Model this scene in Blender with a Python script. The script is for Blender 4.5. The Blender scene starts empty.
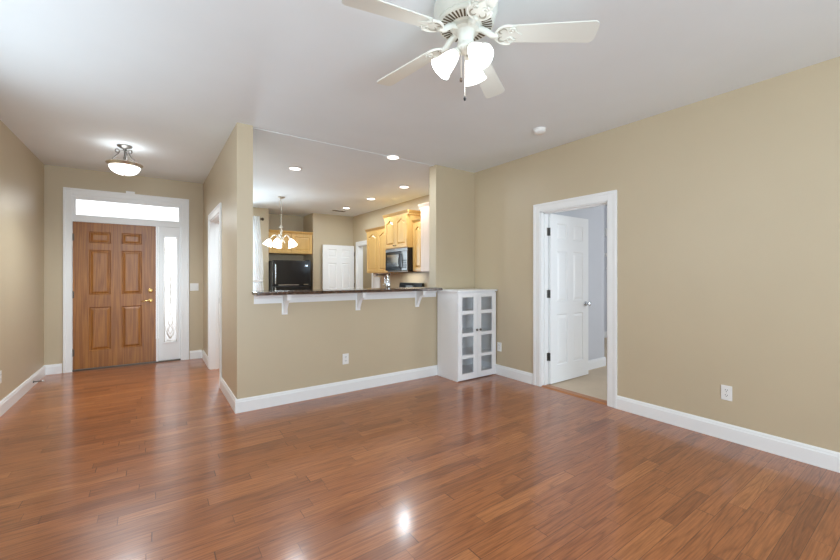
import bpy, bmesh, math, random
from mathutils import Vector, Matrix
random.seed(7)
PI = math.pi
S = bpy.context.scene
COL = S.collection

# ------------------------------------------------------------------ camera
H = 2.72                       # ceiling height
YAW = math.radians(35.1826)
cd = bpy.data.cameras.new('camera')
cam = bpy.data.objects.new('camera', cd)
COL.objects.link(cam)
cam.location = (0, 0, 1.2855)
cam.rotation_euler = (PI / 2, 0, -YAW)
cd.sensor_fit = 'HORIZONTAL'
cd.sensor_width = 36
cd.lens = 36 * 378.81 / 840
cd.shift_y = -(280 - 275.54) / 840
cd.clip_start = 0.05
S.camera = cam

# ------------------------------------------------------------------ world, light, exposure
W = bpy.data.worlds.new('overcast_sky')
S.world = W
W.use_nodes = True
W.node_tree.nodes['Background'].inputs[0].default_value = (0.93, 0.97, 1.0, 1)
W.node_tree.nodes['Background'].inputs[1].default_value = 2.2
S.view_settings.view_transform = 'Standard'
S.view_settings.look = 'None'
S.view_settings.gamma = 1
S.view_settings.exposure = -0.06
S.cycles.use_denoising = True
S.cycles.max_bounces = 10
S.cycles.diffuse_bounces = 6
S.cycles.sample_clamp_indirect = 6
S.cycles.caustics_reflective = False
S.cycles.caustics_refractive = False


def area(name, loc, rot, sx, sy, power, col=(1, 1, 1)):
    d = bpy.data.lights.new(name, 'AREA')
    d.shape = 'RECTANGLE'
    d.size, d.size_y, d.energy, d.color = sx, sy, power, col
    o = bpy.data.objects.new(name, d)
    COL.objects.link(o)
    o.location, o.rotation_euler = loc, rot
    return o


def lamp(name, kind, loc, power, col=(1, 1, 1), radius=0.04, spot=None, blend=0.6, parent=None):
    d = bpy.data.lights.new(name, kind)
    d.energy, d.color, d.shadow_soft_size = power, col, radius
    if spot:
        d.spot_size, d.spot_blend = spot, blend
    o = bpy.data.objects.new(name, d)
    COL.objects.link(o)
    o.location = loc
    return o


DAY = (0.66, 0.85, 1.0)
BULB = (0.84, 0.94, 1.0)
# daylight through the living-room windows behind the camera, then an added left fill
area('daylight_back', (0.60, -2.68, 1.30), (PI / 2 + 0.5, 0, 0), 2.9, 2.1, 178, DAY)
area('left_fill', (-1.33, 2.5, 1.8), (0, -PI / 2 - 0.8, 0), 1.1, 2.6, 20, DAY)  # added out of view, tilted up to brighten the ceiling
# daylight through the kitchen window and the front-door glass, plus a bedroom fill
area('daylight_kitchen', (1.35, 8.75, 1.5), (PI / 2 + 0.2, 0, PI), 0.75, 1.6, 110, DAY)
area('bedroom_fill', (6.3, -0.45, 1.5), (PI / 2, 0, 0), 2.2, 1.6, 40, (0.92, 0.96, 1.0))  # unseen source added to light the bedroom
area('daylight_entry', (-0.2, 7.15, 1.5), (PI / 2, 0, PI), 1.2, 2.0, 15, (0.9, 0.96, 1.0))


# ------------------------------------------------------------------ materials
class Nd:
    def __init__(s, name):
        s.m = bpy.data.materials.new(name)
        s.m.use_nodes = True
        s.t = s.m.node_tree
        s.b = s.t.nodes['Principled BSDF']
        s.out = s.t.nodes['Material Output']

    def n(s, typ, **kw):
        x = s.t.nodes.new(typ)
        for k, v in kw.items():
            setattr(x, k, v)
        return x

    def put(s, sock, v):
        if hasattr(v, 'is_output') or isinstance(v, bpy.types.NodeSocket):
            s.t.links.new(v, sock)
        else:
            sock.default_value = v

    def math(s, op, a, b=None, c=None):
        x = s.n('ShaderNodeMath', operation=op)
        s.put(x.inputs[0], a)
        if b is not None:
            s.put(x.inputs[1], b)
        if c is not None:
            s.put(x.inputs[2], c)
        return x.outputs[0]

    def pos(s):
        return s.n('ShaderNodeNewGeometry').outputs['Position']

    def obj(s):
        return s.n('ShaderNodeTexCoord').outputs['Object']

    def mapping(s, v, scale=(1, 1, 1), rot=(0, 0, 0)):
        x = s.n('ShaderNodeMapping')
        s.t.links.new(v, x.inputs[0])
        x.inputs['Scale'].default_value = scale
        x.inputs['Rotation'].default_value = rot
        return x.outputs[0]

    def noise(s, v, scale, detail=3, rough=0.5, dist=0.0):
        x = s.n('ShaderNodeTexNoise')
        s.t.links.new(v, x.inputs['Vector'])
        x.inputs['Scale'].default_value = scale
        x.inputs['Detail'].default_value = detail
        x.inputs['Roughness'].default_value = rough
        x.inputs['Distortion'].default_value = dist
        return x.outputs['Fac']

    def ramp(s, fac, stops):
        x = s.n('ShaderNodeValToRGB')
        s.t.links.new(fac, x.inputs[0])
        e = x.color_ramp.elements
        while len(e) < len(stops):
            e.new(0.5)
        for i, (p, c) in enumerate(stops):
            e[i].position = p
            e[i].color = (*c, 1)
        return x.outputs[0]

    def mix(s, fac, a, b, mode='MIX'):
        x = s.n('ShaderNodeMix', data_type='RGBA', blend_type=mode)
        s.put(x.inputs[0], fac)
        for i, v in ((6, a), (7, b)):
            if isinstance(v, tuple):
                v = (*v[:3], 1)
            s.put(x.inputs[i], v)
        return x.outputs[2]

    def bump(s, h, strength, dist=0.002):
        x = s.n('ShaderNodeBump')
        x.inputs['Strength'].default_value = strength
        x.inputs['Distance'].default_value = dist
        s.t.links.new(h, x.inputs['Height'])
        s.t.links.new(x.outputs[0], s.b.inputs['Normal'])

    def set(s, **kw):
        for k, v in kw.items():
            k = k.replace('_', ' ')
            if isinstance(v, tuple) and len(v) == 3:
                v = (*v, 1)
            s.put(s.b.inputs[k], v)
        return s.m


def lin(r, g, b):
    f = lambda c: (c / 255) / 12.92 if c <= 10 else (((c / 255) + 0.055) / 1.055) ** 2.4
    return (f(r), f(g), f(b))


def paint(name, c, rough=0.5, var=0.03, bump=0.15, scale=180, spec=0.5):
    n = Nd(name)
    p = n.pos()
    f = n.noise(p, 2.2, 3)
    d = tuple(x * (1 - var) for x in c)
    col = n.ramp(f, [(0.35, d), (0.65, c)])
    n.bump(n.noise(p, scale, 2), bump, 0.001)
    return n.set(Base_Color=col, Roughness=rough, Specular_IOR_Level=spec)


def metal(name, c, rough=0.25, metallic=1.0):
    n = Nd(name)
    f = n.noise(n.obj(), 60, 2)
    r = n.math('MULTIPLY_ADD', f, 0.1, rough - 0.05)
    return n.set(Base_Color=c, Metallic=metallic, Roughness=r)


M = {}
M['wall'] = paint('beige_wall_paint', lin(198, 183, 156), 0.42, 0.025, 0.12, 160)
M['ceiling'] = paint('ceiling_paint', lin(232, 238, 241), 0.8, 0.02, 0.2, 120, 0.3)
M['trim'] = paint('white_trim_paint', lin(240, 242, 243), 0.3, 0.01, 0.04, 40)
M['white'] = paint('white_cabinet_paint', lin(238, 240, 243), 0.32, 0.01, 0.04, 40)
M['plastic'] = paint('white_plastic', lin(236, 236, 234), 0.35, 0.01, 0.02, 40)
M['fanwhite'] = paint('antique_white_enamel', lin(226, 228, 220), 0.3, 0.02, 0.03, 40)
M['blue'] = paint('pale_blue_wall_paint', lin(206, 209, 216), 0.5, 0.02, 0.12, 160)
M['curl'] = paint('scroll_shade_grey', lin(168, 164, 150), 0.6, 0.1, 0.0, 40)  # grey standing in for the shade in the scrollwork openings
M['slot'] = paint('dark_slot', lin(92, 78, 58), 0.7, 0.1, 0.0, 40)
M['nickel'] = metal('brushed_nickel', lin(206, 198, 184), 0.32)
M['darknickel'] = metal('dark_nickel', lin(120, 116, 112), 0.35)
M['chrome'] = metal('chrome', lin(215, 218, 222), 0.1)
M['brass'] = metal('polished_brass', lin(222, 186, 120), 0.2)
M['bronze'] = metal('dark_bronze', lin(92, 80, 70), 0.35)
M['steel'] = metal('grey_steel_hinge', lin(120, 118, 116), 0.35)
M['black'] = paint('black_gloss', lin(26, 27, 30), 0.16, 0.1, 0.03, 90)
M['blackmatte'] = paint('black_matte', lin(30, 28, 28), 0.45, 0.1, 0.03, 90)
M['carpet'] = paint('beige_carpet', lin(212, 194, 172), 0.95, 0.12, 1.0, 240, 0.1)
M['rubber'] = paint('grey_rubber', lin(70, 70, 72), 0.6, 0.05, 0.02, 90)
M['fabric'] = None


def emit(name, c, strength, base=(0.9, 0.9, 0.88)):
    n = Nd(name)
    f = n.noise(n.obj(), 14, 2)
    k = n.math('MULTIPLY_ADD', f, 0.12 * strength, 0.94 * strength)
    return n.set(Base_Color=base, Roughness=0.25, Emission_Color=c, Emission_Strength=k)


M['bell'] = emit('lit_opal_glass_shade', (1.0, 0.98, 0.96), 1.7)
M['bowl'] = emit('lit_alabaster_bowl', (1.0, 0.98, 0.96), 3.5)
M['chandshade'] = emit('lit_chandelier_glass', (1.0, 0.95, 0.88), 4.0)
M['can'] = emit('lit_downlight_lens', (1.0, 0.96, 0.92), 5.0)


def clear_glass(name, refl=0.10, tint=(0.96, 0.98, 0.98), rough=0.02):
    n = Nd(name)
    n.t.nodes.remove(n.b)
    tr = n.n('ShaderNodeBsdfTransparent')
    tr.inputs[0].default_value = (*tint, 1)
    gl = n.n('ShaderNodeBsdfGlossy')
    gl.inputs['Roughness'].default_value = rough
    lw = n.n('ShaderNodeLayerWeight')
    lw.inputs[0].default_value = 0.25
    k = n.math('MULTIPLY_ADD', lw.outputs['Fresnel'], 0.8, refl * 0.5)
    mx = n.n('ShaderNodeMixShader')
    n.t.links.new(k, mx.inputs[0])
    n.t.links.new(tr.outputs[0], mx.inputs[1])
    n.t.links.new(gl.outputs[0], mx.inputs[2])
    n.t.links.new(mx.outputs[0], n.out.inputs[0])
    return n.m


M['glass'] = clear_glass('clear_glass', 0.08, (1, 1, 1))


def frosted(name, clear=0.05):
    n = Nd(name)
    n.t.nodes.remove(n.b)
    tr = n.n('ShaderNodeBsdfTransparent')
    tr.inputs[0].default_value = (0.96, 0.97, 0.97, 1)
    tl = n.n('ShaderNodeBsdfTranslucent')
    v = n.n('ShaderNodeTexVoronoi')
    n.t.links.new(n.pos(), v.inputs['Vector'])
    v.inputs['Scale'].default_value = 90
    c = n.ramp(v.outputs['Distance'], [(0.0, (0.66, 0.67, 0.68)), (0.6, (0.86, 0.86, 0.86))])
    n.t.links.new(c, tl.inputs[0])
    gl = n.n('ShaderNodeBsdfGlossy')
    gl.inputs['Roughness'].default_value = 0.15
    mx = n.n('ShaderNodeMixShader')
    mx.inputs[0].default_value = clear
    n.t.links.new(tl.outputs[0], mx.inputs[1])
    n.t.links.new(tr.outputs[0], mx.inputs[2])
    m2 = n.n('ShaderNodeMixShader')
    m2.inputs[0].default_value = 0.06
    n.t.links.new(mx.outputs[0], m2.inputs[1])
    n.t.links.new(gl.outputs[0], m2.inputs[2])
    n.t.links.new(m2.outputs[0], n.out.inputs[0])
    return n.m


M['frosted'] = frosted('textured_frosted_glass')


def sheer():
    n = Nd('sheer_white_fabric')
    n.t.nodes.remove(n.b)
    d = n.n('ShaderNodeBsdfDiffuse')
    f = n.noise(n.mapping(n.pos(), (300, 300, 300)), 1.0, 2)
    n.t.links.new(n.ramp(f, [(0.3, (0.80, 0.81, 0.82)), (0.7, (0.88, 0.88, 0.88))]), d.inputs[0])
    t = n.n('ShaderNodeBsdfTranslucent')
    t.inputs[0].default_value = (0.85, 0.86, 0.88, 1)
    mx = n.n('ShaderNodeMixShader')
    mx.inputs[0].default_value = 0.1
    n.t.links.new(d.outputs[0], mx.inputs[1])
    n.t.links.new(t.outputs[0], mx.inputs[2])
    n.t.links.new(mx.outputs[0], n.out.inputs[0])
    return n.m


M['sheer'] = sheer()


def wood(name, dark, light, axis='Z', scale=1.0, rough=0.35, contrast=1.0, bump=0.1):
    """solid timber: fine pores and cathedral grain running along one axis"""
    n = Nd(name)
    st = {'X': (1.2, 22, 22), 'Y': (22, 1.2, 22), 'Z': (22, 22, 1.2)}[axis]
    s2 = {'X': (0.5, 7, 7), 'Y': (7, 0.5, 7), 'Z': (8, 8, 0.28)}[axis]
    p = n.obj()
    fine = n.noise(n.mapping(p, tuple(x * scale * 3 for x in st)), 1.0, 4, 0.6, 0.3)
    ring = n.noise(n.mapping(p, tuple(x * scale for x in s2)), 1.0, 2, 0.5, 0.2)
    rr = n.math('FRACT', n.math('MULTIPLY', ring, 11.0))
    tri = n.math('ABSOLUTE', n.math('MULTIPLY_ADD', rr, 2.0, -1.0))
    g = n.math('ADD', n.math('MULTIPLY', fine, 0.6), n.math('MULTIPLY', tri, 0.4))
    a = 0.5 - 0.3 / contrast
    col = n.ramp(g, [(max(0, a), dark), (min(1, 1 - a), light)])
    n.bump(fine, bump, 0.001)
    return n.set(Base_Color=col, Roughness=rough)


M['oak'] = wood('stained_oak_door', lin(128, 76, 28), lin(170, 112, 50), 'Z', 1.0, 0.36, 1.0)
M['maple'] = wood('maple_cabinet_wood', lin(202, 158, 88), lin(222, 184, 118), 'Z', 0.8, 0.35, 0.7, 0.05)
M['maple_lit'] = wood('maple_reflecting_light', lin(196, 172, 152), lin(208, 186, 168), 'Z', 0.8, 0.35, 0.7, 0.05)  # maple paled towards pink, reflected light put into the colour
M['sill'] = wood('oak_threshold', lin(150, 92, 48), lin(190, 124, 70), 'Y', 1.0, 0.35)


def granite():
    n = Nd('speckled_granite')
    p = n.pos()
    v = n.n('ShaderNodeTexVoronoi')
    n.t.links.new(p, v.inputs['Vector'])
    v.inputs['Scale'].default_value = 130
    sp = n.noise(p, 70, 4, 0.7)
    c = n.ramp(v.outputs['Color'], [(0.2, lin(34, 22, 18)), (0.45, lin(104, 72, 52)), (0.7, lin(52, 36, 28)), (0.92, lin(170, 150, 132))])
    c2 = n.mix(n.ramp(sp, [(0.45, (0, 0, 0)), (0.6, (1, 1, 1))]), c, lin(46, 36, 32))
    return n.set(Base_Color=c2, Roughness=0.12)


M['granite'] = granite()


def plank_floor():
    n = Nd('oak_plank_floor')
    PW = 0.083
    xyz = n.n('ShaderNodeSeparateXYZ')
    n.t.links.new(n.pos(), xyz.inputs[0])
    X, Y = xyz.outputs[0], xyz.outputs[1]
    yr = n.math('DIVIDE', Y, PW)
    row = n.math('FLOOR', yr)
    fy = n.math('FRACT', yr)
    wn = n.n('ShaderNodeTexWhiteNoise', noise_dimensions='1D')
    n.t.links.new(row, wn.inputs['W'])
    r1 = wn.outputs['Value']
    wn2 = n.n('ShaderNodeTexWhiteNoise', noise_dimensions='1D')
    n.t.links.new(n.math('ADD', row, 71.3), wn2.inputs['W'])
    r2 = wn2.outputs['Value']
    length = n.math('MULTIPLY_ADD', r2, 0.5, 0.55)
    # a slow wobble makes the boards of one row unequal
    xs = n.math('DIVIDE', n.math('ADD', X, n.math('MULTIPLY', r1, 7.0)), length)
    xs = n.math('ADD', xs, n.math('MULTIPLY', n.math('SINE', n.math('MULTIPLY', xs, 1.7)), 0.28))
    brd = n.math('FLOOR', xs)
    fx = n.math('FRACT', xs)
    cmb = n.n('ShaderNodeCombineXYZ')
    n.t.links.new(row, cmb.inputs[0])
    n.t.links.new(brd, cmb.inputs[1])
    w3 = n.n('ShaderNodeTexWhiteNoise', noise_dimensions='3D')
    n.t.links.new(cmb.outputs[0], w3.inputs['Vector'])
    rnd = w3.outputs['Value']
    # per-board shifted grain coordinates
    c2 = n.n('ShaderNodeCombineXYZ')
    n.t.links.new(n.math('MULTIPLY_ADD', rnd, 37.0, X), c2.inputs[0])
    n.t.links.new(n.math('MULTIPLY_ADD', rnd, 11.0, Y), c2.inputs[1])
    n.t.links.new(n.math('MULTIPLY', rnd, 5.0), c2.inputs[2])
    g = c2.outputs[0]
    fine = n.noise(n.mapping(g, (6, 130, 1)), 1.0, 4, 0.65, 0.2)
    ring = n.noise(n.mapping(g, (0.7, 9, 1)), 1.0, 2, 0.4, 0.3)
    tri = n.math('ABSOLUTE', n.math('MULTIPLY_ADD', n.math('FRACT', n.math('MULTIPLY', ring, 10.0)), 2.0, -1.0))
    tone = n.ramp(rnd, [(0.0, lin(140, 82, 46)), (0.22, lin(158, 95, 54)), (0.8, lin(167, 102, 59)), (1.0, lin(180, 115, 68))])
    fine_c = n.ramp(fine, [(0.28, (0.62, 0.58, 0.54)), (0.62, (1.12, 1.11, 1.10))])
    ring_c = n.ramp(tri, [(0.0, (0.72, 0.68, 0.64)), (0.40, (1.02, 1.02, 1.02))])
    c = n.mix(1.0, tone, fine_c, 'MULTIPLY')
    c = n.mix(0.9, c, ring_c, 'MULTIPLY')
    # seams
    ey = n.math('MINIMUM', fy, n.math('SUBTRACT', 1.0, fy))
    ey = n.math('MULTIPLY', ey, PW)
    ex = n.math('MULTIPLY', n.math('MINIMUM', fx, n.math('SUBTRACT', 1.0, fx)), length)
    e = n.math('MINIMUM', n.math('MULTIPLY', ey, 1.3), ex)
    seam = n.n('ShaderNodeMapRange')
    n.t.links.new(e, seam.inputs[0])
    seam.inputs[1].default_value = 0.0004
    seam.inputs[2].default_value = 0.0022
    sm = seam.outputs[0]
    c = n.mix(sm, lin(84, 48, 28), c)
    hgt = n.math('ADD', n.math('MULTIPLY', sm, 1.0), n.math('MULTIPLY', rnd, 0.35))
    hgt = n.math('ADD', hgt, n.math('MULTIPLY', fine, 0.10))
    hgt = n.math('ADD', hgt, n.math('MULTIPLY', n.noise(n.pos(), 9.0, 2), 1.0))
    n.bump(hgt, 0.22, 0.0012)
    rg = n.math('MULTIPLY_ADD', n.noise(n.pos(), 3.0, 2), 0.10, 0.26)
    return n.set(Base_Color=c, Roughness=rg, Specular_IOR_Level=0.4, Coat_Weight=0.55, Coat_Roughness=0.15)


M['floor'] = plank_floor()


# ------------------------------------------------------------------ helpers
def wloc(o):
    v = Vector((0, 0, 0))
    while o is not None:
        v += o.location
        o = o.parent
    return v


class MB:
    def __init__(s):
        s.bm = bmesh.new()

    def box(s, x0, y0, z0, x1, y1, z1, bev=0.0, mat=None):
        r = bmesh.ops.create_cube(s.bm, size=1.0)
        vs = r['verts']
        for v in vs:
            v.co = Vector(((x0 + x1) / 2 + v.co.x * abs(x1 - x0), (y0 + y1) / 2 + v.co.y * abs(y1 - y0), (z0 + z1) / 2 + v.co.z * abs(z1 - z0)))
            if mat:
                v.co = mat @ v.co
        if bev > 0:
            es = list({e for v in vs for e in v.link_edges})
            bmesh.ops.bevel(s.bm, geom=es, offset=bev, segments=2, affect='EDGES', profile=0.6)
        return s

    def face(s, pts):
        s.bm.faces.new([s.bm.verts.new(p) for p in pts])

    def prism(s, poly, d):
        """poly: list of 3-D points (planar), extruded along the vector d"""
        d = Vector(d)
        a = [s.bm.verts.new(Vector(p)) for p in poly]
        b = [s.bm.verts.new(Vector(p) + d) for p in poly]
        n = len(a)
        s.bm.faces.new(a[::-1])
        s.bm.faces.new(b)
        for i in range(n):
            s.bm.faces.new((a[i], a[(i + 1) % n], b[(i + 1) % n], b[i]))
        return s

    def lathe(s, prof, center=(0, 0, 0), axis=(0, 0, 1), seg=32, wav=None):
        """prof: (radius, height) pairs along axis from center"""
        ax = Vector(axis).normalized()
        u = ax.orthogonal().normalized()
        w = ax.cross(u)
        c = Vector(center)
        rings = []
        for r, h in prof:
            if r < 1e-6:
                rings.append([s.bm.verts.new(c + ax * h)])
            else:
                row = []
                for k in range(seg):
                    a = 2 * PI * k / seg
                    rr = r
                    if wav:
                        rr = r * (1 + wav(h) * math.cos(8 * a))
                    row.append(s.bm.verts.new(c + ax * h + (u * math.cos(a) + w * math.sin(a)) * rr))
                rings.append(row)
        for A, B in zip(rings, rings[1:]):
            if len(A) == 1 and len(B) == 1:
                continue
            for k in range(seg):
                k2 = (k + 1) % seg
                if len(A) == 1:
                    s.bm.faces.new((A[0], B[k2], B[k]))
                elif len(B) == 1:
                    s.bm.faces.new((A[k], A[k2], B[0]))
                else:
                    s.bm.faces.new((A[k], A[k2], B[k2], B[k]))
        return s

    def cyl(s, p0, p1, r, seg=16, r1=None):
        p0, p1 = Vector(p0), Vector(p1)
        L = (p1 - p0).length
        return s.lathe([(0, 0), (r, 0), (r if r1 is None else r1, L), (0, L)], p0, p1 - p0, seg)

    def tube(s, pts, r, seg=10):
        pts = [Vector(p) for p in pts]
        rings = []
        prev = None
        n = len(pts)
        for i, p in enumerate(pts):
            t = (pts[min(i + 1, n - 1)] - pts[max(i - 1, 0)]).normalized()
            if prev is None:
                u = t.orthogonal().normalized()
            else:
                u = (prev - t * prev.dot(t)).normalized()
            prev = u
            w = t.cross(u)
            rr = r(i / (n - 1)) if callable(r) else r
            rings.append([s.bm.verts.new(p + (u * math.cos(2 * PI * k / seg) + w * math.sin(2 * PI * k / seg)) * rr) for k in range(seg)])
        for A, B in zip(rings, rings[1:]):
            for k in range(seg):
                s.bm.faces.new((A[k], A[(k + 1) % seg], B[(k + 1) % seg], B[k]))
        s.bm.faces.new(rings[0][::-1])
        s.bm.faces.new(rings[-1])
        return s

    def ball(s, c, r, seg=16):
        prof = [(r * math.sin(PI * i / 10), -r * math.cos(PI * i / 10)) for i in range(11)]
        return s.lathe([(0 if i in (0, 10) else p[0], p[1]) for i, p in enumerate(prof)], c, (0, 0, 1), seg)

    def apply(s, m):
        for v in s.bm.verts:
            v.co = m @ v.co
        return s

    def build(s, name, mat, parent=None, smooth=False, off=None):
        if off is None:
            off = wloc(parent) if parent else Vector((0, 0, 0))
        off = Vector(off)
        for v in s.bm.verts:
            v.co -= off
        bmesh.ops.recalc_face_normals(s.bm, faces=s.bm.faces)
        me = bpy.data.meshes.new(name)
        s.bm.to_mesh(me)
        s.bm.free()
        if smooth:
            for p in me.polygons:
                p.use_smooth = True
            try:
                me.set_sharp_from_angle(angle=math.radians(40))
            except Exception:
                pass
        me.materials.append(mat)
        o = bpy.data.objects.new(name, me)
        COL.objects.link(o)
        if parent:
            o.parent = parent
        else:
            o.location = off
        return o


def tag(o, label, cat=None, group=None, kind=None):
    o['label'] = label
    if cat:
        o['category'] = cat
    if group:
        o['group'] = group
    if kind:
        o['kind'] = kind
    return o


def empty(name, loc, label, cat, group=None, kind=None):
    o = bpy.data.objects.new(name, None)
    o.empty_display_size = 0.1
    COL.objects.link(o)
    o.location = loc
    return tag(o, label, cat, group, kind)


def copy_tree(o, parent=None):
    c = o.copy()
    COL.objects.link(c)
    if parent:
        c.parent = parent
    for ch in list(o.children):
        copy_tree(ch, c)
    return c


def struct(name, mb, mat, label, cat, parent=None, smooth=False):
    o = mb.build(name, mat, parent, smooth)
    if parent is None:
        tag(o, label, cat, None, 'structure')
    return o


def T(x, y, z):
    return Matrix.Translation((x, y, z))


def RZ(d):
    return Matrix.Rotation(math.radians(d), 4, 'Z')


def panel_leaf(mb, w, h, t, cols, rows, mat=None, deep=0.010):
    """door leaf: x 0..w, y 0..t (front at y=0), z 0..h, raised panels on both faces"""
    bm = mb.bm
    xs = sorted({0, w, *[c for p in cols for c in p]})
    zs = sorted({0, h, *[c for p in rows for c in p]})
    m = mat or Matrix.Identity(4)

    def q(*p):
        bm.faces.new([bm.verts.new(m @ Vector(a)) for a in p])

    for side in (0, 1):
        y0 = 0 if side == 0 else t
        sg = 1 if side == 0 else -1
        for i in range(len(xs) - 1):
            for j in range(len(zs) - 1):
                a, b, c, d = xs[i], xs[i + 1], zs[j], zs[j + 1]
                if (a, b) in cols and (c, d) in rows:
                    rects = [(0, 0.0), (0.010, deep), (0.016, deep), (0.042, deep * 0.25)]
                    for (i0, d0), (i1, d1) in zip(rects, rects[1:]):
                        P = lambda ii, dd: [(a + ii, y0 + sg * dd, c + ii), (b - ii, y0 + sg * dd, c + ii), (b - ii, y0 + sg * dd, d - ii), (a + ii, y0 + sg * dd, d - ii)]
                        A, B = P(i0, d0), P(i1, d1)
                        for k in range(4):
                            q(A[k], A[(k + 1) % 4], B[(k + 1) % 4], B[k])
                    i1, d1 = rects[-1]
                    q((a + i1, y0 + sg * d1, c + i1), (b - i1, y0 + sg * d1, c + i1), (b - i1, y0 + sg * d1, d - i1), (a + i1, y0 + sg * d1, d - i1))
                else:
                    q((a, y0, c), (b, y0, c), (b, y0, d), (a, y0, d))
    for i in range(len(xs) - 1):
        a, b = xs[i], xs[i + 1]
        for z in (0, h):
            q((a, 0, z), (b, 0, z), (b, t, z), (a, t, z))
    for j in range(len(zs) - 1):
        c, d = zs[j], zs[j + 1]
        for x in (0, w):
            q((x, 0, c), (x, t, c), (x, t, d), (x, 0, d))
    bmesh.ops.remove_doubles(bm, verts=bm.verts, dist=1e-5)
    return mb


def arch_leaf(mb, w, h, t, st, rise, mat=None):
    """cabinet door with a cathedral-arched raised panel: x 0..w, front y=0, z 0..h"""
    bm = mb.bm
    m = mat or Matrix.Identity(4)
    N = 24

    def q(*p):
        bm.faces.new([bm.verts.new(m @ Vector(a)) for a in p])

    base = h - st - rise

    def bump(u):
        # flat shoulders, then an ogee up to the crown
        a = max(0.0, 1 - abs(u - 0.5) / 0.40)
        return rise * (a * a * (3 - 2 * a)) ** 0.8

    def outline(ins, dy):
        pts = []
        x0, x1 = st + ins, w - st - ins
        for k in range(N + 1):
            u = k / N
            pts.append((x0 + (x1 - x0) * u, dy, base - ins + bump(u)))
        return pts, (x0, dy, st + ins), (x1, dy, st + ins)

    top, bl, br = outline(0, 0)
    for k in range(N):
        a, b = top[k], top[k + 1]
        q(a, b, (b[0], 0, h), (a[0], 0, h))
    q((0, 0, 0), (st, 0, 0), (st, 0, h), (0, 0, h))
    q((w - st, 0, 0), (w, 0, 0), (w, 0, h), (w - st, 0, h))
    q((st, 0, 0), (w - st, 0, 0), (w - st, 0, st), (st, 0, st))
    lv = [outline(0, 0), outline(0.007, 0.014), outline(0.016, 0.014), outline(0.034, 0.001)]
    for A, B in zip(lv, lv[1:]):
        la = A[0] + [A[2], A[1]]
        lb = B[0] + [B[2], B[1]]
        n = len(la)
        for k in range(n):
            q(la[k], la[(k + 1) % n], lb[(k + 1) % n], lb[k])
    tp, bl, br = lv[-1]
    for k in range(N):
        a, b = tp[k], tp[k + 1]
        q((a[0], a[1], bl[2]), (b[0], b[1], bl[2]), b, a)
    q((0, t, 0), (w, t, 0), (w, t, h), (0, t, h))
    q((0, 0, 0), (0, t, 0), (0, t, h), (0, 0, h))
    q((w, 0, 0), (w, t, 0), (w, t, h), (w, 0, h))
    q((0, 0, 0), (w, 0, 0), (w, t, 0), (0, t, 0))
    q((0, 0, h), (w, 0, h), (w, t, h), (0, t, h))
    bmesh.ops.remove_doubles(bm, verts=bm.verts, dist=1e-5)
    return mb


# ------------------------------------------------------------------ room numbers
XL, XR, XH0, XH1 = -1.15, 3.673, 0.643, 0.783
YB, YH0, YH1, YF = -2.6, 3.887, 4.03, 6.80
XK, YK, YA = 4.0, 8.52, 9.2            # kitchen right wall, far wall, alcove back
TW = 0.13

# ------------------------------------------------------------------ large structure
struct('floor', MB().box(XL - 0.2, YB - 0.2, -0.1, XR + 0.06, YA + 0.2, 0).box(XR + 0.06, 3.9, -0.1, 5.6, YA + 0.2, 0), M['floor'],
       'glossy reddish brown oak plank floor of living room and entry', 'floor')
struct('floor_bedroom', MB().box(XR + 0.06, -0.8, -0.1, 8.2, 3.9, 0.0).box(5.6, 3.9, -0.1, 8.2, 4.5, 0.0), M['carpet'],
       'beige carpet seen through the open bedroom doorway', 'floor')
struct('ceiling', MB().box(XL - 0.2, YB - 0.2, H, 8.4, YA + 0.2, H + 0.12), M['ceiling'],
       'flat pale grey white ceiling', 'ceiling')
# ceiling seam above the half wall, in two runs either side of the downlight
struct('trim_1', MB().box(XH1, 3.932, H - 0.005, 2.28, 3.948, H + 0.002).box(2.46, 3.932, H - 0.005, 2.993, 3.948, H + 0.002), M['ceiling'],
       'thin raised seam across the ceiling above the bar', 'trim')

# right wall with the bedroom doorway
DY0, DY1, DZ = 1.985, 2.785, 2.025
struct('wall_right', MB().box(XR, YB, 0, XR + TW, DY0, H).box(XR, DY1, 0, XR + TW, YH1, H).box(XR, DY0, DZ, XR + TW, DY1, H), M['wall'],
       'beige right wall with bedroom doorway', 'wall')
# half wall + stub + pillar
struct('wall_half', MB().box(XH1, YH0, 0, 2.993, YH1, 1.10), M['wall'], 'beige half wall under the granite bar', 'wall')
struct('wall_stub', MB().box(2.993, YH0, 0, XR, YH1, H), M['wall'], 'beige full height wall stub above the white cabinet', 'wall')
# hall wall with cased opening
HY0, HY1, HZ = 4.935, 5.90, 2.03
struct('wall_hall', MB().box(XH0, YH0, 0, XH1, HY0, H).box(XH0, HY1, 0, XH1, YF + 0.15, H).box(XH0, HY0, HZ, XH1, HY1, H), M['wall'],
       'beige wall between entry hall and kitchen ending in a pillar', 'wall')
struct('wall_left', MB().box(XL - 0.15, 3.9, 0, XL, YF + 0.15, H).box(XL - 0.15, YB, 0, XL, 1.1, H).box(XL - 0.15, 1.1, 0, XL, 3.9, 1.2)
       .box(XL - 0.15, 1.1, 2.4, XL, 3.9, H), M['wall'], 'beige left wall of the entry', 'wall')  # opening out of view, added to let the left fill in
struct('wall_back', MB().box(XL, YB - 0.15, 0, -0.85, YB, H).box(2.05, YB - 0.15, 0, XR + TW, YB, H).box(-0.85, YB - 0.15, 2.45, 2.05, YB, H)
       .box(-0.85, YB - 0.15, 0, 2.05, YB, 0.2), M['wall'], 'beige rear wall with wide windows behind the viewpoint', 'wall')
# front wall around the door unit
FX0, FX1, FZ = -0.90, 0.385, 2.385
struct('wall_front', MB().box(XL, YF, 0, FX0, YF + 0.15, H).box(FX1, YF, 0, XH0, YF + 0.15, H).box(FX0, YF, FZ, FX1, YF + 0.15, H), M['wall'],
       'beige front wall around the entry door', 'wall')
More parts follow.
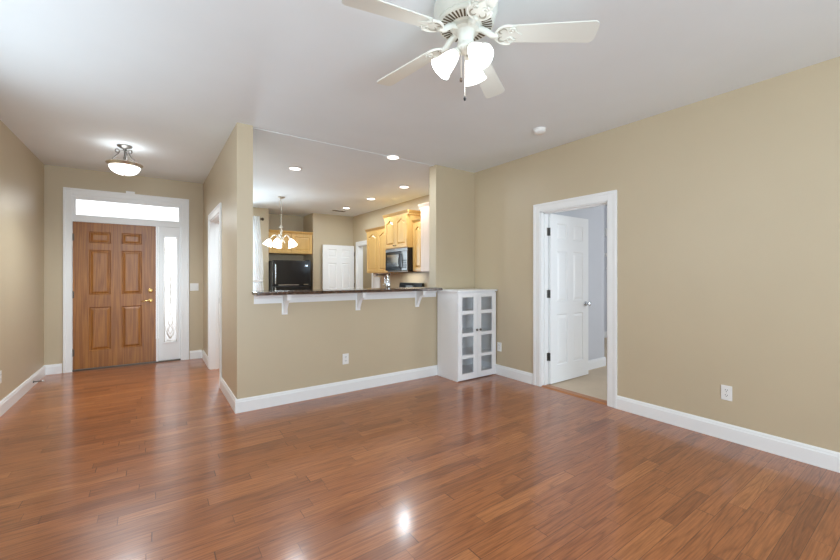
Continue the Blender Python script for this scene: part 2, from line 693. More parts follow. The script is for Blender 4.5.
# kitchen shell
KW = (0.95, 1.75, 0.6, 2.38)
struct('wall_kitchen_far', MB().box(XH1, YK, 0, KW[0], YK + 0.15, H).box(KW[1], YK, 0, 2.03, YK + 0.15, H).box(KW[0], YK, 0, KW[1], YK + 0.15, KW[2])
       .box(KW[0], YK, KW[3], KW[1], YK + 0.15, H).box(3.0, YK, 0, XK, YA + 0.12, H).box(1.9, YA, 0, 3.0, YA + 0.12, H)
       .box(1.9, YK + 0.15, 0, 2.03, YA, H), M['wall'], 'beige far kitchen wall with refrigerator alcove', 'wall')
struct('wall_kitchen_left', MB().box(XH1 - 0.14, YF + 0.15, 0, XH1, YK + 0.15, H), M['wall'], 'beige left kitchen wall beyond the hall', 'wall')
PY0, PY1 = 7.53, 8.24
struct('wall_kitchen_right', MB().box(XK, YH1, 0, XK + 0.12, PY0, H).box(XK, PY1, 0, XK + 0.12, YA, H).box(XK, PY0, 2.0, XK + 0.12, PY1, H)
       .box(XR, YH1, 0, XK, YH1 + 0.02, H), M['wall'], 'beige right kitchen wall behind the wall cabinets', 'wall')
struct('wall_passage', MB().box(XK + 0.12, PY1 + 0.5, 0, 5.5, PY1 + 0.6, H).box(5.4, 6.6, 0, 5.5, PY1 + 0.5, H).box(XK + 0.12, 6.5, 0, 5.5, 6.6, H), M['wall'],
       'beige wall of the passage beyond the kitchen door', 'wall')
# bedroom shell
BY = 2.90
struct('wall_bedroom', MB().box(XR + TW, BY, 0, 5.26, BY + 0.1, H).box(5.16, BY + 0.1, 0, 5.26, 4.2, H).box(5.16, 4.2, 0, 8.2, 4.3, H)
       .box(8.1, -0.8, 0, 8.2, 4.2, H).box(XR + TW, -0.8, 0, 5.2, -0.7, H).box(7.4, -0.8, 0, 8.1, -0.7, H).box(5.2, -0.8, 0, 7.4, -0.7, 0.7)
       .box(5.2, -0.8, 2.3, 7.4, -0.7, H).box(XR + TW - 0.005, -0.7, 0, XR + TW + 0.008, DY0 - 0.1, H), M['blue'],
       'pale blue bedroom wall seen past the open white door', 'wall')


# baseboards
def base_run(mb, p0, p1, nrm):
    """baseboard from p0 to p1 (x, y) standing out along nrm"""
    nx, ny = nrm
    prof = [(0, 0), (0.017, 0), (0.017, 0.098), (0.013, 0.106), (0.012, 0.116), (0.006, 0.127), (0, 0.127)]
    pts = [(p0[0] + nx * a, p0[1] + ny * a, z) for a, z in prof]
    mb.prism(pts, (p1[0] - p0[0], p1[1] - p0[1], 0))
    return mb


BT = 0.017
struct('baseboard_right', base_run(base_run(MB(), (XR, YB), (XR, 1.895), (-1, 0)), (XR, 2.88), (XR, YH0), (-1, 0)), M['trim'],
       'white baseboard along the right wall', 'baseboard')
struct('baseboard_half', base_run(MB(), (XH0 - BT, YH0), (XR - BT, YH0), (0, -1)), M['trim'], 'white baseboard along the half wall', 'baseboard')
struct('baseboard_hall', base_run(base_run(MB(), (XH0, YH0), (XH0, 4.845), (-1, 0)), (XH0, 5.99), (XH0, YF), (-1, 0)), M['trim'],
       'white baseboard along the hall wall', 'baseboard')
struct('baseboard_front', base_run(base_run(MB(), (XL, YF), (-0.978, YF), (0, -1)), (0.462, YF), (XH0 - BT, YF), (0, -1)), M['trim'],
       'white baseboard either side of the entry door', 'baseboard')
struct('baseboard_left', base_run(MB(), (XL, YB), (XL, YF - BT), (1, 0)), M['trim'], 'white baseboard along the left wall', 'baseboard')
struct('baseboard_bedroom', base_run(base_run(base_run(MB(), (XR + TW, BY), (5.26 + BT, BY), (0, -1)), (5.26, BY), (5.26, 4.2), (1, 0)), (5.26, 4.2), (8.1, 4.2), (0, -1)), M['trim'],
       'white baseboard along the pale blue bedroom wall', 'baseboard')


# ------------------------------------------------------------------ casings
def casing_y(mb, x, sx, y0, y1, z1, w=0.09, t=0.02):
    """door casing on a wall plane x=const standing out by sx; opening y0..y1, head z1"""
    for a, b, c, d in ((y0 - w, y0, 0, z1 + w), (y1, y1 + w, 0, z1 + w), (y0, y1, z1, z1 + w)):
        mb.box(x, max(a, y0 - w + 0.004), c, x + sx * t * 0.7, min(b, y1 + w - 0.004), min(d, z1 + w - 0.004), 0.002)
    o = 0.028
    mb.box(x, y0 - w, 0, x + sx * t, y0 - w + o, z1 + w - o, 0.003)
    mb.box(x, y1 + w - o, 0, x + sx * t, y1 + w, z1 + w - o, 0.003)
    mb.box(x, y0 - w, z1 + w - o, x + sx * t, y1 + w, z1 + w, 0.004)
    return mb


c = casing_y(MB(), XR, -1, DY0, DY1, DZ)
c.box(XR - 0.002, DY0 - 0.001, 0, XR + TW + 0.002, DY0 + 0.012, DZ).box(XR - 0.002, DY1 - 0.012, 0, XR + TW + 0.002, DY1 + 0.001, DZ).box(XR - 0.002, DY0, DZ - 0.012, XR + TW + 0.002, DY1, DZ + 0.001)
c.box(XR + 0.045, DY0 + 0.01, 0, XR + 0.085, DY0 + 0.024, DZ - 0.01).box(XR + 0.045, DY1 - 0.024, 0, XR + 0.085, DY1 - 0.01, DZ - 0.01).box(XR + 0.045, DY0, DZ - 0.024, XR + 0.085, DY1, DZ - 0.01)
struct('trim_2', c, M['trim'], 'white casing and jambs around the bedroom doorway', 'door casing')
struct('trim_3', MB().prism([(XR - 0.01, DY0 + 0.012, 0.0), (XR + 0.02, DY0 + 0.012, 0.012), (XR + 0.1, DY0 + 0.012, 0.012), (XR + 0.13, DY0 + 0.012, 0.0)], (0, DY1 - DY0 - 0.024, 0)), M['sill'],
       'oak threshold strip on the bedroom doorway floor', 'threshold')

c = casing_y(MB(), XH0, -1, HY0, HY1, HZ)
c.box(XH0 - 0.002, HY0 - 0.001, 0, XH1 + 0.002, HY0 + 0.015, HZ).box(XH0 - 0.002, HY1 - 0.015, 0, XH1 + 0.002, HY1 + 0.001, HZ).box(XH0 - 0.002, HY0, HZ - 0.015, XH1 + 0.002, HY1, HZ + 0.001)
c.box(0.70, HY1 - 0.030, 0, 0.735, HY1 - 0.014, HZ - 0.014).box(0.70, HY0, HZ - 0.03, 0.735, HY1, HZ - 0.014)
casing_y(c, XH1, 1, HY0, HY1, HZ)
o = struct('trim_4', c, M['trim'], 'white casing around the hall doorway into the kitchen', 'door casing')
MB().box(0.748, HY1 - 0.018, 0.90, 0.772, HY1 - 0.0145, 0.98).build('strike_plate', M['steel'], o)

# ------------------------------------------------------------------ entry door unit
c = MB()
CX0, CX1, CZ = -0.968, 0.452, 2.452
for a, b, z0, z1 in ((CX0, CX0 + 0.085, 0, CZ), (CX1 - 0.085, CX1, 0, CZ), (CX0 + 0.085, CX1 - 0.085, CZ - 0.085, CZ)):
    c.box(max(a, CX0 + 0.004), YF - 0.015, z0, min(b, CX1 - 0.004), YF + 0.004, min(z1, CZ - 0.004), 0.002)
c.box(CX0, YF - 0.024, 0, CX0 + 0.026, YF, CZ - 0.026, 0.003).box(CX1 - 0.026, YF - 0.024, 0, CX1, YF, CZ - 0.026, 0.003).box(CX0, YF - 0.024, CZ - 0.026, CX1, YF, CZ, 0.004)
c.box(-0.312, YF - 0.03, CZ - 0.004, -0.212, YF, CZ + 0.03, 0.003)
struct('trim_5', c, M['trim'], 'white casing around the entry door with a small block on its head', 'door casing')

d1 = empty('door_1', (-0.879, YF, 0), 'oak stained six panel entry door in a white frame', 'door', None, 'structure')
fr = MB()
fr.box(FX0 + 0.002, YF + 0.002, 0, -0.879, YF + 0.14, FZ - 0.002).box(0.345, YF + 0.002, 0, FX1 - 0.002, YF + 0.14, FZ - 0.002)
fr.box(-0.879, YF + 0.002, FZ - 0.055, 0.345, YF + 0.14, FZ - 0.002)                # head
fr.box(-0.879, YF + 0.006, 2.012, 0.345, YF + 0.13, 2.082)                           # transom bar
fr.box(0.040, YF + 0.004, 0, 0.066, YF + 0.13, 2.012)                                # mullion
fr.build('frame', M['trim'], d1)
MB().box(-0.879, YF + 0.0, 0, 0.345, YF + 0.14, 0.018, 0.003).build('sill', M['bronze'], d1)
lf = panel_leaf(MB(), 0.914, 1.988, 0.045, [(0.165, 0.395), (0.515, 0.745)], [(0.235, 0.830), (1.0, 1.615), (1.71, 1.865)], T(-0.877, YF + 0.022, 0.022), 0.011)
leaf = lf.build('door_leaf', M['oak'], d1)
hw = MB()
hw.lathe([(0, 0), (0.032, 0), (0.030, 0.008), (0.012, 0.012), (0.010, 0.045), (0, 0.045)], (-0.030, YF + 0.022, 0.918), (0, -1, 0), 20)
hw.tube([(-0.030, YF - 0.02, 0.918), (-0.06, YF - 0.026, 0.925), (-0.10, YF - 0.026, 0.920), (-0.135, YF - 0.022, 0.908)], lambda t: 0.010 - 0.003 * t, 10)
hd = hw.build('lever_handle', M['brass'], leaf, True)
tag(hd, 'brass lever handle')
hw = MB().lathe([(0, 0), (0.032, 0), (0.030, 0.010), (0.016, 0.014), (0, 0.016)], (-0.030, YF + 0.022, 1.065), (0, -1, 0), 20)
hw.box(-0.034, YF - 0.006, 1.048, -0.026, YF + 0.008, 1.082, 0.002)
tag(hw.build('deadbolt', M['brass'], leaf, True), 'brass deadbolt turn')
for z in (0.25, 1.03, 1.80):
    MB().cyl((-0.882, YF + 0.016, z - 0.05), (-0.882, YF + 0.016, z + 0.05), 0.007, 10).box(-0.889, YF + 0.012, z - 0.045, -0.862, YF + 0.020, z + 0.045).build('hinge', M['bronze'], leaf)

# sidelight and transom
w2 = empty('window_2', (0.2, YF, 0), 'narrow white sidelight with leaded frosted glass beside the entry door', 'window', None, 'structure')
sp = MB()
GX0, GX1, GZ0, GZ1 = 0.128, 0.303, 0.285, 1.872
for a, b, z0, z1 in ((0.068, GX0, 0.02, 2.01), (GX1, 0.343, 0.02, 2.01), (GX0, GX1, 0.02, GZ0), (GX0, GX1, GZ1, 2.01)):
    sp.box(a, YF + 0.03, z0, b, YF + 0.075, z1)
sp.build('sash', M['trim'], w2)
fm = MB()
for a, b, z0, z1 in ((GX0 - 0.016, GX0 + 0.006, GZ0 - 0.016, GZ1 + 0.016), (GX1 - 0.006, GX1 + 0.016, GZ0 - 0.016, GZ1 + 0.016), (GX0, GX1, GZ0 - 0.016, GZ0 + 0.006), (GX0, GX1, GZ1 - 0.006, GZ1 + 0.016)):
    fm.box(a, YF + 0.02, z0, b, YF + 0.034, z1, 0.003)
fm.build('glazing_bead', M['trim'], w2)
MB().box(GX0 - 0.004, YF + 0.05, GZ0 - 0.004, GX1 + 0.004, YF + 0.056, GZ1 + 0.004).build('pane', M['frosted'], w2)
ld = MB()
xc = (GX0 + GX1) / 2


def came(pts):
    ld.tube([(x, YF + 0.047, z) for x, z in pts], 0.0034, 6)


nz = 120
for ph in (0, PI):
    came([(xc + 0.045 * math.sin(ph + 2 * PI * 4 * k / nz) * (0.55 + 0.45 * math.cos(2 * PI * 1 * k / nz)), GZ0 + 0.05 + (GZ1 - GZ0 - 0.10) * k / nz) for k in range(nz + 1)])
for zc in (GZ0 + 0.2, (GZ0 + GZ1) / 2, GZ1 - 0.2):
    for s in (0.07, 0.04):
        came([(xc, zc - s * 2.0), (xc + s, zc), (xc, zc + s * 2.0), (xc - s, zc), (xc, zc - s * 2.0)])
for x in (GX0 + 0.014, GX1 - 0.014):
    came([(x, GZ0), (x, GZ1)])
for z in (GZ0 + 0.02, GZ1 - 0.02):
    came([(GX0, z), (GX1, z)])
ld.build('lead_came', M['nickel'], w2)

w1 = empty('window_1', (-0.26, YF, 2.1), 'wide clear transom window above the entry door', 'window', None, 'structure')
sp = MB()
TX0, TX1, TZ0, TZ1 = -0.845, 0.322, 2.105, 2.312
for a, b, z0, z1 in ((-0.879, TX0, 2.082, 2.33), (TX1, 0.345, 2.082, 2.33), (TX0, TX1, 2.082, TZ0), (TX0, TX1, TZ1, 2.33)):
    sp.box(a, YF + 0.012, z0, b, YF + 0.06, z1, 0.003)
sp.build('sash', M['trim'], w1)
MB().box(TX0 - 0.003, YF + 0.034, TZ0 - 0.003, TX1 + 0.003, YF + 0.040, TZ1 + 0.003).build('pane', M['glass'], w1)

# ------------------------------------------------------------------ bedroom door
d2 = empty('door_2', (XR + TW, DY1 - 0.035, 0), 'white six panel bedroom door standing open', 'door', None, 'structure')
lf = panel_leaf(MB(), 0.79, 2.0, 0.035, [(0.125, 0.335), (0.455, 0.665)], [(0.205, 0.810), (0.96, 1.565), (1.70, 1.895)], T(XR + TW + 0.006, DY1 - 0.038, 0.012), 0.008)
leaf = lf.build('door_leaf', M['trim'], d2)
kx, kz = XR + TW + 0.006 + 0.725, 0.925
for s, y in ((-1, DY1 - 0.038), (1, DY1 - 0.003)):
    MB().lathe([(0, 0), (0.032, 0), (0.030, 0.007), (0.012, 0.010), (0.011, 0.032), (0.022, 0.038), (0.028, 0.050), (0.026, 0.060), (0.014, 0.066), (0, 0.067)], (kx, y, kz), (0, s, 0), 20).build('door_knob', M['chrome'], leaf, True)
for z in (0.331, 1.069, 1.80):
    hb = MB().cyl((XR + TW + 0.002, DY1 - 0.008, z - 0.048), (XR + TW + 0.002, DY1 - 0.008, z + 0.048), 0.007, 10)
    hb.box(XR + TW - 0.036, DY1 - 0.0145, z - 0.046, XR + TW + 0.002, DY1 - 0.011, z + 0.046)
    hb.box(XR + TW + 0.002, DY1 - 0.037, z - 0.046, XR + TW + 0.0055, DY1 - 0.006, z + 0.046)
    hb.build('hinge', M['steel'], leaf)

# ------------------------------------------------------------------ kitchen door
KY = 8.40
d3 = empty('door_3', (XK - 0.02, KY, 0), 'white six panel door standing open in the kitchen corner', 'door', None, 'structure')
mm = T(XK - 0.025, KY + 0.035, 0.012) @ RZ(180 + 1.2) @ T(0, 0, 0)
lf = panel_leaf(MB(), 0.79, 1.985, 0.035, [(0.115, 0.325), (0.455, 0.665)], [(0.205, 0.810), (0.96, 1.565), (1.70, 1.885)], mm, 0.010)
leaf = lf.build('door_leaf', M['trim'], d3)
for z in (0.3, 1.06, 1.80):
    MB().cyl((XK - 0.02, KY - 0.004, z - 0.048), (XK - 0.02, KY - 0.004, z + 0.048), 0.009, 10).build('hinge', M['steel'], leaf)
c = casing_y(MB(), XK, -1, PY0, PY1, 2.0)
c.box(XK - 0.002, PY0, 0, XK + 0.122, PY0 + 0.015, 2.0).box(XK - 0.002, PY1 - 0.015, 0, XK + 0.122, PY1, 2.0).box(XK - 0.002, PY0, 1.985, XK + 0.122, PY1, 2.0)
struct('trim_6', c, M['trim'], 'white casing around the kitchen corner doorway', 'door casing')

# ------------------------------------------------------------------ kitchen window and curtain
w3 = empty('window_3', (1.35, YK, 0.6), 'white framed kitchen window beside the refrigerator alcove', 'window', None, 'structure')
sp = MB()
for a, b, z0, z1 in ((KW[0], KW[0] + 0.05, KW[2], KW[3]), (KW[1] - 0.05, KW[1], KW[2], KW[3]), (KW[0], KW[1], KW[2], KW[2] + 0.05), (KW[0], KW[1], KW[3] - 0.05, KW[3]), (KW[0], KW[1], 1.47, 1.51)):
    sp.box(a, YK + 0.03, z0, b, YK + 0.10, z1)
sp.build('frame', M['trim'], w3)
MB().box(KW[0] + 0.05, YK + 0.06, KW[2] + 0.05, KW[1] - 0.05, YK + 0.066, KW[3] - 0.05).build('pane', M['glass'], w3)
c = MB()
for a, b, z0, z1 in ((KW[0] - 0.08, KW[0], KW[2] - 0.08, KW[3] + 0.08), (KW[1], KW[1] + 0.08, KW[2] - 0.08, KW[3] + 0.08), (KW[0], KW[1], KW[2] - 0.08, KW[2]), (KW[0], KW[1], KW[3], KW[3] + 0.08)):
    c.box(a, YK - 0.018, z0, b, YK, z1, 0.003)
c.build('window_casing', M['trim'], w3)

rod = empty('curtain_rod', (1.35, 8.445, 2.47), 'dark curtain rod with ball finial on the far kitchen wall', 'curtain rod')
MB().cyl((0.85, 8.445, 2.475), (1.865, 8.445, 2.475), 0.012, 12).build('pole', M['bronze'], rod, True)
for x in (0.84, 1.89):
    MB().ball((x, 8.445, 2.475), 0.032).cyl((x - 0.03 if x > 1 else x, 8.445, 2.475), (x if x > 1 else x + 0.03, 8.445, 2.475), 0.017).build('finial', M['bronze'], rod, True)
for x in (0.88, 1.835):
    MB().cyl((x, 8.445, 2.475), (x, YK, 2.46), 0.008, 8).lathe([(0, 0), (0.025, 0), (0.025, 0.006), (0, 0.006)], (x, YK - 0.006, 2.46), (0, 1, 0), 16).build('bracket', M['bronze'], rod)

cu = empty('curtain', (1.75, 8.385, 0), 'sheer white curtain panel tied back beside the kitchen window', 'curtain')


def curtain_mesh(x_in, x_out, z0, z1, tie):
    mb = MB()
    nu, nv = 40, 40
    g = []
    for j in range(nv + 1):
        z = z0 + (z1 - z0) * j / nv
        k = math.exp(-((z - tie) / 0.16) ** 2) * 0.28
        top = min(1.0, max(0.0, (z1 - z) / 1.2))
        out = x_out - 0.085 * (1 - top)
        wd = (out - x_in) * (1 - k)
        row = []
        for i in range(nu + 1):
            u = i / nu
            x = out - wd * (1 - u) - k * 0.08
            y = 8.385 + 0.020 * math.sin(u * 2 * PI * 5 + 0.6 * math.sin(z * 3)) * (1 - 0.4 * k) + 0.006 * math.sin(z * 9 + u * 14)
            row.append(mb.bm.verts.new((x, y, z)))
        g.append(row)
    for j in range(nv):
        for i in range(nu):
            mb.bm.faces.new((g[j][i], g[j][i + 1], g[j + 1][i + 1], g[j + 1][i]))
    return mb


o = curtain_mesh(1.60, 1.905, 0.35, 2.52, 1.17).build('panel', M['sheer'], cu, True)
MB().lathe([(0.115, -0.02), (0.120, 0), (0.115, 0.02)], (0, 0, 0), (0, 0, 1), 24).apply(T(1.765, 8.385, 1.17) @ Matrix.Diagonal((1, 0.36, 1, 1))).build('tie_back', M['sheer'], cu, True)

# ------------------------------------------------------------------ bar top, apron, corbels
mb = MB()
mb.box(0.772, 3.68, 1.102, 2.94, 3.887, 1.132, 0.006).box(XH1 + 0.002, 3.86, 1.102, 2.99, 4.10, 1.132, 0.006)
o = mb.build('countertop', M['granite'], None, False, (1.85, 3.9, 1.10))
tag(o, 'long speckled brown granite bar top on the half wall', 'countertop')
mb = MB()
prof = [(0, 1.012), (0.012, 1.012), (0.012, 1.064), (0.020, 1.070), (0.022, 1.084), (0.034, 1.094), (0.034, 1.101), (0, 1.101)]
mb.prism([(0.79, YH0 - a, z) for a, z in prof], (2.985 - 0.79, 0, 0))
struct('trim_7', mb, M['trim'], 'white moulded apron board under the granite bar', 'trim')


def corbel(x):
    r = empty('bar_bracket', (x, YH0, 0.9), '', 'bracket', 'white brackets under the granite bar')
    MB().box(x - 0.028, YH0 - 0.016, 0.895, x + 0.028, YH0 - 0.0005, 1.101, 0.003).build('back_plate', M['trim'], r)
    pts = [(YH0 - 0.016, 0.915), (YH0 - 0.016, 1.085)]
    arc = []
    for k in range(9):
        t = k / 8
        # S curve from the tip of the shelf down to the foot of the plate
        y = YH0 - 0.165 + 0.115 * t ** 0.6 + 0.02 * t
        z = 1.045 - 0.130 * t ** 1.6
        arc.append((y, z))
    poly = [(x - 0.018, YH0 - 0.016, 0.912), (x - 0.018, YH0 - 0.016, 1.086), (x - 0.018, YH0 - 0.168, 1.086)] + [(x - 0.018, y, z) for y, z in arc]
    MB().prism(poly, (0.036, 0, 0)).build('scroll', M['trim'], r)
    MB().box(x - 0.028, YH0 - 0.180, 1.086, x + 0.028, YH0 - 0.016, 1.101, 0.003).build('top_plate', M['trim'], r)
    return r


b0 = corbel(1.077)
b0['label'] = 'white bar bracket nearest the hall pillar'
for x, lb in ((1.882, 'white bar bracket at the middle of the half wall'), (2.690, 'white bar bracket nearest the white glass-door cabinet')):
    b = copy_tree(b0)
    b.location.x = x
    b['label'] = lb


# ------------------------------------------------------------------ electrical plates
def outlet(loc, nrm, label):
    """duplex receptacle built facing -y at the origin, then turned"""
    a = {(0, -1): 0, (-1, 0): -90, (1, 0): 90}[nrm]
    r = empty('wall_outlet', loc, label, 'outlet', 'white duplex wall outlets')
    r.rotation_euler = (0, 0, math.radians(a))
    MB().box(-0.036, -0.006, -0.058, 0.036, 0, 0.058, 0.003).build('cover_plate', M['plastic'], r, off=(0, 0, 0))
    for z in (-0.020, 0.020):
        f = MB().lathe([(0, 0), (0.0165, 0), (0.0165, 0.0025), (0, 0.0025)], (0, -0.006, z), (0, -1, 0), 20).build('receptacle', M['plastic'], r, off=(0, 0, 0))
        MB().box(-0.008, -0.0092, z + 0.000, -0.005, -0.008, z + 0.009).box(0.005, -0.0092, z + 0.000, 0.008, -0.008, z + 0.008).cyl((0, -0.0092, z - 0.007), (0, -0.008, z - 0.007), 0.0028, 8).build('socket_slots', M['blackmatte'], f, off=(0, 0, 0))
    MB().cyl((0, -0.0075, 0), (0, -0.006, 0), 0.003, 8).build('screw', M['nickel'], r, off=(0, 0, 0))
    return r


outlet((1.735, YH0, 0.367), (0, -1), 'white wall outlet low on the half wall under the bar')
outlet((XR, 1.041, 0.367), (-1, 0), 'white wall outlet low on the blank right wall')
outlet((XR, 3.42, 0.362), (-1, 0), 'white wall outlet between glass-door cabinet and bedroom doorway')
outlet((XL, 5.062, 0.352), (1, 0), 'white wall outlet at the far left edge, on the entry wall')
sw = empty('light_switch', (0.522, YF, 1.108), 'white double light switch right of the entry door', 'switch')
MB().box(0.465, YF - 0.006, 1.050, 0.580, YF, 1.166, 0.003).build('cover_plate', M['plastic'], sw)
for x in (0.499, 0.546):
    MB().box(x - 0.005, YF - 0.017, 1.102, x + 0.005, YF - 0.006, 1.120, 0.002).box(x - 0.008, YF - 0.0085, 1.092, x + 0.008, YF - 0.006, 1.124).build('toggle', M['plastic'], sw)

# ------------------------------------------------------------------ white glass-door cabinet
cb = empty('display_cabinet', (3.325, 3.66, 0), 'white cabinet with two glass paned doors in the corner under the bar end', 'cabinet')
X0, X1, Y0, Y1, ZT = 3.0, 3.650, 3.46, 3.866, 1.105
bd = MB()
bd.box(X0, Y0 + 0.02, 0, X0 + 0.018, Y1, 1.085).box(X1 - 0.018, Y0 + 0.02, 0, X1, Y1, 1.085).box(X0 + 0.018, Y1 - 0.008, 0.05, X1 - 0.018, Y1, 1.085)
bd.box(X0 + 0.018, Y0 + 0.02, 0.05, X1 - 0.018, Y1 - 0.008, 0.068).box(X0 + 0.018, Y0 + 0.03, 0, X1 - 0.018, Y0 + 0.045, 0.05)
bd.box(X0 + 0.018, Y0 + 0.02, 1.068, X1 - 0.018, Y1 - 0.008, 1.085)
bd.build('carcass', M['white'], cb)
MB().box(X0 - 0.012, Y0 - 0.014, 1.085, X1 + 0.012, Y1 + 0.006, ZT, 0.003).build('top', M['white'], cb)
for z in (0.30, 0.565, 0.82):
    MB().box(X0 + 0.018, Y0 + 0.05, z - 0.008, X1 - 0.018, Y1 - 0.008, z + 0.008).build('shelf', M['white'], cb)
rows = [(0.085, 0.270), (0.307, 0.537), (0.580, 0.810), (0.853, 1.018)]
for x0, x1, g0, g1, kx in ((X0 + 0.002, 3.3235, 3.066, 3.252, 3.298), (3.3265, X1 - 0.002, 3.386, 3.578, 3.356)):
    d = MB()
    d.box(x0, Y0, 0.012, g0, Y0 + 0.019, 1.074, 0.002).box(g1, Y0, 0.012, x1, Y0 + 0.019, 1.074, 0.002)
    zz = [0.012] + [v for r in rows for v in r] + [1.074]
    for k in range(0, len(zz), 2):
        d.box(g0, Y0 + 0.0005, zz[k], g1, Y0 + 0.0185, zz[k + 1])
    dr = d.build('door', M['white'], cb)
    MB().box(g0 - 0.004, Y0 + 0.011, 0.08, g1 + 0.004, Y0 + 0.014, 1.022).build('glass', M['glass'], dr)
    MB().lathe([(0, 0), (0.006, 0), (0.006, 0.010), (0.013, 0.014), (0.015, 0.021), (0.010, 0.027), (0, 0.028)], (kx, Y0, 0.61), (0, -1, 0), 16).build('knob', M['steel'], dr, True)
for z in (0.12, 0.95):
    MB().box(X0 - 0.003, Y0 + 0.004, z - 0.025, X0 + 0.004, Y0 + 0.04, z + 0.025).build('hinge', M['white'], cb)

# ------------------------------------------------------------------ ceiling fan
FXc, FYc = 1.338, 1.482
fan = empty('ceiling_fan', (FXc, FYc, H), 'off-white ceiling fan with five blades and three lit glass shades', 'ceiling fan')
MB().lathe([(0, 0), (0.095, 0), (0.095, -0.012), (0.150, -0.020), (0.166, -0.034), (0.166, -0.060), (0.154, -0.085), (0.150, -0.105), (0.144, -0.110), (0, -0.110)], (FXc, FYc, H), (0, 0, 1), 48).build('motor_housing', M['fanwhite'], fan, True)
ring = MB().lathe([(0.144, -0.108), (0.149, -0.118), (0.145, -0.128), (0.138, -0.131), (0.080, -0.134), (0.072, -0.140), (0.070, -0.158), (0, -0.158)], (FXc, FYc, H), (0, 0, 1), 48).build('vent_ring', M['fanwhite'], fan, True)
sl = MB()
for k in range(40):
    a = 2 * PI * k / 40
    m = T(FXc, FYc, H) @ Matrix.Rotation(a, 4, 'Z')
    A, B = Vector((0.086, 0, -0.1337)), Vector((0.136, 0, -0.1311))
    wv = Vector((0, 0.0042, 0))
    up = Vector((-0.0005, 0, -0.0012))
    q = [A - wv + up, A + wv + up, B + wv * 1.1 + up, B - wv * 1.1 + up]
    sl.prism([m @ v for v in q], (0, 0, 0.002))
sl.build('vent_slots', M['slot'], ring)
MB().lathe([(0.066, -0.158), (0.048, -0.162), (0.042, -0.170), (0.040, -0.225), (0.047, -0.232), (0.049, -0.250), (0.040, -0.262), (0.018, -0.270), (0, -0.271)], (FXc, FYc, H), (0, 0, 1), 40).build('switch_housing', M['fanwhite'], fan, True)
BZ = -0.178


def fan_blade_parts(a_deg):
    m = T(FXc, FYc, H) @ RZ(a_deg) @ T(0, 0, BZ) @ Matrix.Rotation(math.radians(3), 4, 'Y') @ Matrix.Rotation(math.radians(-11), 4, 'X')
    b = MB()
    out = []
    r0, r1 = 0.215, 0.655
    w0, w1 = 0.053, 0.066
    cc = 0.022
    pts = [(r0 + 0.02, -w0), (r1 - cc, -w1), (r1 - 0.006, -w1 + cc * 0.5), (r1, -w1 + cc * 1.3), (r1, w1 - cc * 1.3), (r1 - 0.006, w1 - cc * 0.5), (r1 - cc, w1), (r0 + 0.02, w0), (r0, w0 - 0.02), (r0, -w0 + 0.02)]
    b.prism([(x, y, 0) for x, y in pts], (0, 0, 0.006))
    b.apply(m)
    blade = b.build('blade', M['fanwhite'], fan)
    i = MB()
    # iron: arm out of the flywheel, then an openwork scroll plate under the blade
    m2 = T(FXc, FYc, H) @ RZ(a_deg)
    arm = MB()
    pl = MB()
    path = [(0.055, 0, -0.150), (0.085, 0, -0.154), (0.110, 0, -0.168), (0.135, 0, BZ - 0.011), (0.165, 0, BZ - 0.014)]
    i.bm.free()
    i = MB()
    i.tube([m2 @ Vector(p) for p in path], lambda t: 0.013 + 0.003 * math.sin(t * PI), 10)
    # outer rounded loop
    loop = []
    for k in range(29):
        t = -PI * 0.62 + 2 * PI * 0.62 * k / 28
        loop.append((0.212 - 0.060 * math.cos(t), 0.058 * math.sin(t) , -0.005))
    i.tube([m @ Vector(p) for p in loop], 0.0065, 8)
    # plate
    plate = []
    for k in range(17):
        t = -PI / 2 + PI * k / 16
        plate.append((0.205 - 0.052 * math.cos(t), 0.052 * math.sin(t), -0.004))
    plate += [(0.255, 0.050, -0.004), (0.238, 0.030, -0.004), (0.262, 0.014, -0.004), (0.285, 0.0, -0.004), (0.262, -0.014, -0.004), (0.238, -0.030, -0.004), (0.255, -0.050, -0.004)]
    i.prism([m @ Vector(p) for p in plate], m.to_3x3() @ Vector((0, 0, 0.0035)))
    # curls
    for s in (-1, 1):
        cur = []
        for k in range(20):
            t = k / 19
            a = t * 2.6 * PI
            rr = 0.020 * (1 - 0.7 * t)
            cur.append((0.232 + rr * math.cos(a), s * (0.026 + rr * math.sin(a)), -0.006))
        i.tube([m @ Vector(p) for p in cur], 0.0045, 6)
    ir = i.build('blade_iron', M['fanwhite'], blade, True)
    for s in (-1, 1):
        MB().tube([m @ Vector((0.190 + 0.020 * math.cos(t), s * (0.024 + 0.015 * math.sin(t)), -0.0052)) for t in [PI * (0.15 + 1.3 * q / 12) for q in range(13)]], lambda t: 0.001 + 0.004 * math.sin(PI * t), 8).build('scroll_shade', M['curl'], blade, True)


for k in range(5):
    fan_blade_parts(-42.2 + 72 * k)


def bell(mb, p, ax, L, r0, r1, seg=32, th=0.003, flare=0.35):
    """bell shade with its neck at p opening along ax"""
    out = [(0.0, -0.004), (r0 * 0.9, -0.004), (r0, 0.004)]
    n = 12
    for k in range(1, n + 1):
        t = k / n
        r = r0 + (r1 * 0.80 - r0) * math.sin(min(1, t * 1.25) * PI / 2) + r1 * 0.20 * max(0, (t - 0.6) / 0.4) ** 2
        out.append((r, L * t))
    inn = [(r - th, h) for r, h in out[:2:-1]]
    inn += [(0, 0.006)]
    mb.lathe(out + inn, p, ax, seg)
    return mb


